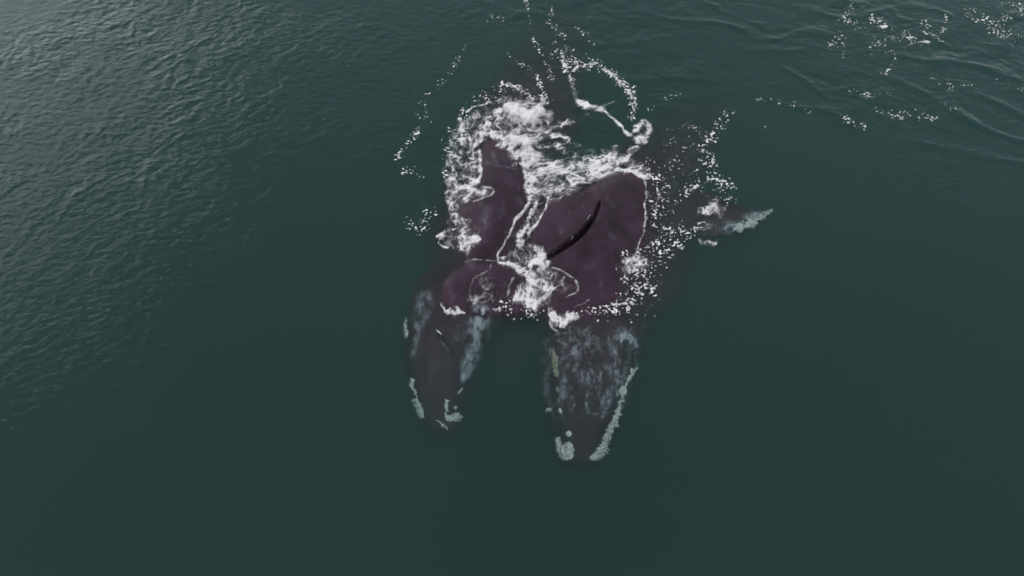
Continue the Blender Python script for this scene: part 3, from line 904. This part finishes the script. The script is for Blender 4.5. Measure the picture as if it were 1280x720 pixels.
def foam_patch(label, R_, box, cell=0.017, seed=0, cat="foam"):
    x0, y0, x1, y1 = box
    cx, cy = at([x0, x1, x0, x1], [y0, y0, y1, y1], 0)
    gx, gy = np.arange(cx.min(), cx.max(), cell), np.arange(cy.min(), cy.max(), cell)
    X, Y = np.meshgrid(gx, gy)
    Z = surface_height(X, Y)
    px, py = to_px(X, Y, Z)
    inside = (px > x0) & (px < x1) & (py > y0) & (py < y1)
    cov, S, So = foam_cover(R_, px, py, X, Y, seed)
    vals = cov * inside
    keepc = (vals[:-1, :-1] > .04) | (vals[1:, :-1] > .04) | (vals[:-1, 1:] > .04) | (vals[1:, 1:] > .04)
    ny, nx = X.shape
    idx = np.arange(nx * ny).reshape(ny, nx)
    F = np.stack([idx[:-1, :-1], idx[:-1, 1:], idx[1:, 1:], idx[1:, :-1]], -1)[keepc]
    used = np.unique(F); remap = -np.ones(nx * ny, int); remap[used] = np.arange(len(used))
    lump = 0.5 + 0.5 * fbm(X * 5, Y * 5, 3, 67 + seed)
    zz = Z + 0.008 + 0.02 * cov * lump + 0.14 * So * So * (0.6 + 0.6 * lump) + 0.03 * S * lump
    V = np.stack([X.ravel(), Y.ravel(), zz.ravel()], 1)[used]
    o = mesh_obj("sea_foam", V, remap[F], M_FOAM)
    attr(o, "cover", vals.ravel()[used])
    tag(o, label, cat, kind="stuff")
    return o

def build_foam():
    r = Raster(470, -10, 1010, 440)
    L, P = r.line, r.poly
    # --- main wash between the two backs
    L("soft", [(634, 134, 7), (645, 137, 12), (658, 146, 13), (672, 140, 11)], 1.0)
    L("soft", [(640, 174, 7), (654, 178, 10), (664, 194, 10)], .95)
    L("solid", [(612, 150, 5), (606, 166, 6), (624, 172, 7), (642, 188, 8), (655, 208, 7), (661, 228, 6), (663, 250, 4)], 1.0)
    L("solid", [(612, 150, 6), (622, 141, 7), (634, 136, 6)], .9)
    P("lace", [(596, 130), (640, 120), (690, 140), (684, 176), (706, 200), (742, 186), (776, 190), (806, 202), (812, 216), (775, 216), (735, 232), (700, 252), (664, 258), (656, 210), (610, 168)], .55)
    P("lace", [(655, 196), (700, 196), (756, 204), (770, 214), (722, 236), (690, 250), (662, 250)], .68)
    L("solid", [(664, 222, 9), (690, 216, 9), (712, 208, 6), (735, 206, 4), (768, 210, 3)], .55)
    L("solid", [(664, 240, 9), (684, 240, 9), (702, 234, 5)], .55)
    L("lace", [(676, 182, 4), (700, 184, 6), (722, 196, 8), (748, 196, 8), (770, 190, 6)], .72)
    L("solid", [(735, 208, 3), (755, 200, 3), (766, 190, 3), (770, 206, 3)], .9)
    L("solid", [(770, 212, 2.5), (785, 214, 2), (806, 221, 2.6)], 1.0)
    L("lace", [(775, 205, 7), (795, 210, 8), (808, 218, 6)], .7)
    # left margin of the left back
    P("lace", [(606, 168), (600, 186), (600, 222), (598, 234), (612, 236), (618, 242), (600, 250), (572, 260), (570, 278), (556, 250), (555, 200), (570, 160), (590, 140), (612, 130), (622, 140)], .66)
    L("solid", [(600, 188, 2.2), (600, 208, 2.5), (599, 224, 3.0), (584, 234, 4)], .85, wob=.6)
    L("thin", [(602, 234, 1.3), (613, 235, 1.3), (617, 240, 1.3), (609, 246, 1.3), (590, 252, 1.5)], 0.54, wob=.3)
    L("solid", [(578, 238, 5), (566, 226, 5), (562, 232, 4)], .7)
    L("solid", [(608, 166, 4), (600, 176, 3), (584, 192, 3)], .7)
    L("lace", [(575, 150, 3), (576, 160, 5), (578, 172, 4)], 1.0)
    L("solid", [(576, 153, 2), (577, 163, 3.2), (578, 170, 2.2)], .95, wob=.6)
    L("solid", [(584, 140, 1.3), (592, 134, 1.6), (604, 132, 1.6), (612, 128, 1)], .8)
    L("fleck", [(562, 220, 9), (560, 190, 10), (572, 158, 10), (590, 132, 9), (620, 118, 10), (650, 112, 8)], .40)
    L("fleck", [(628, 104, 3), (640, 108, 5), (654, 112, 4), (664, 122, 5)], .75)
    L("lace", [(634, 104, 2), (646, 110, 3), (660, 116, 2)], .7)
    # lower left curl
    L("lace", [(570, 262, 6), (570, 276, 7), (580, 284, 9), (590, 296, 9)], .72)
    P("lace", [(541, 294), (560, 286), (580, 282), (600, 298), (590, 314), (562, 312)], .78)
    L("solid", [(584, 300, 7), (592, 301, 7), (599, 299, 3)], .95)
    L("solid", [(545, 296, 1.4), (553, 294, 1.4), (549, 304, 1.3), (560, 310, 1.5)], .8)
    L("solid", [(586, 308, 3), (584, 318, 2)], .8)
    L("fleck", [(538, 268, 9), (520, 285, 9), (510, 280, 8)], .42)
    # line between hump and back
    L("thin", [(582, 328, .9), (592, 325, 1.0), (606, 325, .8), (620, 326, 1.0), (624, 322, 1.2)], 0.42, wob=.6)
    # streams between the two whales
    L("solid", [(663, 250, 2.6), (656, 262, 2.2), (646, 273, 2.4), (640, 286, 1.6), (630, 306, 1.5), (622, 318, 1.4), (624, 328, 1.8), (634, 331, 2)], 1.0, wob=.6)
    L("solid", [(670, 254, 3), (664, 266, 3), (659, 282, 3.2), (650, 295, 4.5), (652, 306, 5)], .95)
    L("solid", [(686, 248, 1.6), (680, 264, 1.4), (672, 278, 1.6), (661, 290, 2.4)], .9)
    P("lace", [(660, 252), (684, 250), (672, 276), (660, 300), (640, 306), (650, 276)], .42)
    P("lace", [(622, 324), (640, 310), (672, 306), (686, 320), (692, 340), (680, 352), (652, 346), (628, 332)], .72)
    L("solid", [(626, 329, 3), (640, 331, 2.5), (654, 336, 4), (668, 330, 5), (676, 322, 5)], .8)
    L("solid", [(664, 340, 4), (662, 352, 5), (668, 344, 5), (684, 330, 4)], .75)
    P("lace", [(654, 340), (690, 330), (692, 360), (684, 384), (650, 384), (640, 376)], .58)
    L("lace", [(664, 352, 8), (660, 372, 8), (672, 378, 9)], .8)
    L("solid", [(660, 384, 2), (672, 380, 3), (680, 372, 3), (690, 364, 1.6), (700, 356, 1)], .7)
    L("fleck", [(640, 378, 7), (625, 386, 6), (650, 390, 8), (680, 388, 7)], .72)
    L("thin", [(690, 334, .8), (705, 340, .9), (718, 350, 1.1), (723, 360, 1.2), (718, 367, .9), (706, 372, .7)], .6, wob=.5)
    P("lace", [(690, 336), (706, 342), (720, 354), (718, 364), (700, 368), (690, 356)], .40)
    L("thin", [(642, 348, 1.0), (636, 358, 1.4), (635, 372, 1.6)], .4, wob=1.0)
    # thin curls on the hump
    L("thin", [(616, 330, .7), (608, 340, .8), (598, 344, .8), (590, 352, .9), (588, 364, .9), (590, 376, .7)], .26, wob=1.0)
    L("thin", [(602, 346, .8), (598, 352, .9)], .2)
    L("thin", [(592, 380, 1.0), (606, 377, 1.1), (614, 370, 1.2), (606, 366, .8)], .28, wob=1.2)
    L("lace", [(592, 374, 8), (610, 368, 9), (606, 352, 8)], .34)
    L("solid", [(552, 380, 1), (556, 388, 2.2)], .6)
    L("solid", [(557, 390, 2.5), (566, 391, 5), (574, 392, 4.5), (580, 392, 2)], 1.0)
    # right margin of the fold-backed whale
    L("solid", [(806, 224, 1.4), (809, 238, 2.0), (806, 252, 1.2), (807, 268, 1.8), (806, 284, 1.4), (800, 302, 1.5), (796, 314, 2)], .74, wob=1.3)
    L("solid", [(822, 236, 1), (824, 246, 1.4), (819, 256, 1)], .6)
    L("solid", [(780, 328, 4), (790, 324, 5), (800, 330, 4)], .85)
    P("lace", [(776, 326), (800, 318), (812, 330), (800, 342), (780, 340)], .75)
    L("fleck", [(812, 212, 14), (826, 232, 12), (822, 262, 10), (830, 290, 13)], .55)
    L("fleck", [(796, 326, 14), (800, 350, 18), (790, 372, 18), (768, 384, 12), (740, 388, 7)], .72)
    L("fleck", [(820, 318, 16), (840, 300, 13), (858, 290, 10), (878, 282, 8)], .85)
    L("fleck", [(780, 380, 10), (755, 390, 7), (720, 392, 6)], .6)
    # snout side of the fold-backed whale
    L("solid", [(704, 398, 5), (708, 402, 4)], .8)
    L("lace", [(690, 394, 6), (704, 402, 9), (715, 396, 7)], .72)
    L("thin", [(686, 384, .8), (686, 398, .9), (690, 410, 1.6), (696, 414, 1.4)], .45, wob=.8)
    L("thin", [(712, 386, 1.0), (724, 382, 1.0), (736, 376, .7)], .3, wob=1.0)
    # drops on bare backs; foam dabs painted as wet glints along the slit
    P("fleck", [(680, 250), (760, 224), (800, 230), (800, 300), (770, 350), (700, 380), (680, 300)], .035, edge=10)
    P("fleck", [(604, 190), (640, 200), (655, 240), (630, 300), (590, 318), (580, 270)], .03, edge=8)
    P("fleck", [(565, 340), (620, 332), (680, 345), (680, 380), (570, 384)], .07, edge=8)
    L("solid", [(709, 301, 1.2), (714, 297, 2.2), (718, 294, 1.2)], .85, wob=.5)
    L("solid", [(733, 276, .8), (737, 270, 1.2)], .7, wob=.5)
    L("solid", [(690, 316, .6), (697, 311, .7)], .5, wob=.5)
    # ring of bubbles round the clear window and its crossing line
    L("lace", [(702, 66, 2.5), (706, 84, 2.5), (714, 100, 3), (718, 116, 3), (724, 130, 5), (736, 134, 6), (752, 138, 4)], .7)
    L("fleck", [(703, 68, 3), (706, 86, 3), (712, 94, 4), (717, 112, 3)], .8)
    L("solid", [(722, 128, 3), (734, 131, 4.5), (746, 136, 3.2), (754, 138, 2.6), (764, 146, 1.8), (775, 156, 2), (781, 164, 2.4), (790, 170, 2.4)], .95)
    L("fleck", [(702, 66, 9), (716, 78, 9), (730, 80, 9), (746, 82, 7)], .66)
    L("solid", [(715, 89, 1), (728, 82, 1.6), (744, 80, 2.2)], .6)
    L("fleck", [(744, 80, 5), (762, 90, 5), (776, 102, 6), (788, 116, 7), (792, 132, 5), (789, 146, 5)], .85)
    L("solid", [(752, 86, 1), (763, 92, 2.2), (778, 106, 2.4), (790, 122, 2.8)], .7)
    L("solid", [(786, 170, 2), (798, 160, 4), (806, 150, 3), (812, 160, 3.4), (806, 176, 3), (794, 174, 3)], .7)
    P("lace", [(786, 168), (796, 154), (808, 144), (816, 156), (812, 176), (796, 180)], .8)
    L("lace", [(796, 186, 4), (786, 192, 4), (780, 200, 5), (764, 196, 6)], .8)
    L("fleck", [(812, 136, 5), (830, 124, 4), (850, 120, 4)], .35)
    L("lace", [(676, 174, 3), (690, 160, 3), (706, 154, 4), (718, 152, 2)], .72)
    L("lace", [(680, 172, 2), (700, 170, 3), (716, 180, 3), (730, 186, 3)], .7)
    L("thin", [(748, 134, .7), (760, 130, .8), (768, 127, .6)], 0.32)
    # bubble trails towards the tail
    L("fleck", [(658, 0, 2.5), (662, 30, 2.5), (670, 56, 2.5), (684, 80, 3), (690, 100, 4)], .55)
    L("fleck", [(690, 10, 3), (686, 28, 3), (694, 34, 3), (704, 46, 4)], .62)
    L("fleck", [(636, 70, 3), (646, 76, 3), (662, 88, 3)], .5)
    L("solid", [(690, 56, 1), (693, 53, 2), (696, 54, 1)], .7)
    L("fleck", [(672, 96, 4), (678, 112, 4), (682, 130, 5)], .72)
    L("fleck", [(722, 36, 4), (740, 54, 4), (724, 48, 3)], .35)
    L("fleck", [(496, 200, 4), (500, 192, 5), (514, 176, 4), (524, 160, 4)], .72)
    L("fleck", [(522, 144, 6), (536, 146, 6), (528, 128, 5), (548, 106, 4), (560, 96, 4), (580, 60, 3)], .30)
    L("fleck", [(506, 214, 6), (522, 218, 5), (530, 222, 4)], .48)
    L("fleck", [(612, 22, 6), (630, 24, 5)], .32)
    # flipper
    L("lace", [(882, 262, 7), (892, 258, 8), (900, 263, 7)], .85)
    L("soft", [(886, 260, 3), (893, 256, 4), (896, 261, 3)], .5)
    L("fleck", [(908, 144, 6), (890, 172, 8), (880, 186, 9), (886, 206, 10), (896, 222, 10), (908, 236, 9), (912, 248, 7)], .62)
    L("fleck", [(846, 252, 5), (860, 238, 6), (872, 234, 5), (884, 244, 4)], .62)
    L("fleck", [(884, 252, 6), (902, 252, 7), (914, 244, 6)], .5)
    L("solid", [(862, 238, 1.2), (868, 235, 1.8), (873, 233, 1.3)], .7)
    L("lace", [(876, 302, 4), (886, 305, 4.2), (894, 304, 3)], .75)
    L("lace", [(886, 284, 6), (898, 288, 6), (906, 284, 6)], .38)
    P("fleck", [(820, 160), (870, 150), (900, 200), (880, 240), (830, 240)], .17, edge=14)
    foam_patch("white wash of foam and bubble trails lying over and around the two whales", r, (474, -6, 1004, 430))
    q = Raster(930, -10, 1290, 200)
    L = q.line
    L("fleck", [(1064, 8, 5), (1060, 24, 8), (1072, 32, 7), (1090, 26, 6), (1106, 34, 7)], 0.40)
    L("fleck", [(1086, 44, 4), (1096, 54, 5), (1112, 52, 6), (1128, 54, 6), (1142, 52, 6), (1156, 52, 6)], 0.43)
    L("fleck", [(1154, 26, 5), (1160, 42, 7), (1172, 44, 7), (1178, 50, 5), (1180, 20, 4)], 0.46)
    L("fleck", [(1036, 56, 7), (1050, 48, 7), (1056, 64, 7)], 0.34)
    L("fleck", [(1090, 60, 6), (1110, 64, 5), (1116, 76, 7), (1108, 92, 5)], 0.34)
    L("fleck", [(1118, 36, 5), (1130, 40, 6), (1128, 50, 5)], 0.28)
    L("fleck", [(1206, 12, 6), (1220, 20, 7), (1246, 28, 8), (1262, 16, 9), (1280, 8, 9)], 0.41)
    L("fleck", [(1232, 36, 6), (1268, 44, 9), (1285, 46, 8)], 0.37)
    L("fleck", [(950, 122, 5), (968, 126, 6), (990, 130, 5), (1010, 138, 4)], 0.28)
    L("fleck", [(1056, 146, 5), (1066, 156, 6), (1080, 160, 4)], 0.40)
    L("fleck", [(1098, 138, 6), (1120, 144, 6), (1140, 140, 6), (1158, 148, 6), (1172, 146, 4)], 0.37)
    L("fleck", [(1066, 112, 6), (1084, 118, 5), (1118, 114, 4)], 0.24)
    L("fleck", [(1164, 98, 5), (1190, 106, 5), (1220, 102, 4)], 0.28)
    L("fleck", [(1166, 120, 5), (1192, 136, 4)], 0.20)
    L("fleck", [(1242, 96, 3), (1262, 104, 4), (1285, 116, 4)], 0.25)
    L("fleck", [(954, 160, 4), (974, 168, 4)], 0.22)
    L("solid", [(1100, 32, 1), (1105, 33, 2.2), (1109, 33, 1)], .8)
    L("solid", [(1148, 53, 1), (1158, 53, 2.4), (1164, 52, 1)], .8)
    foam_patch("scattered white foam flecks on the rippled water away from the whales", q, (934, -6, 1286, 196), cell=0.022, seed=2)

build_foam()
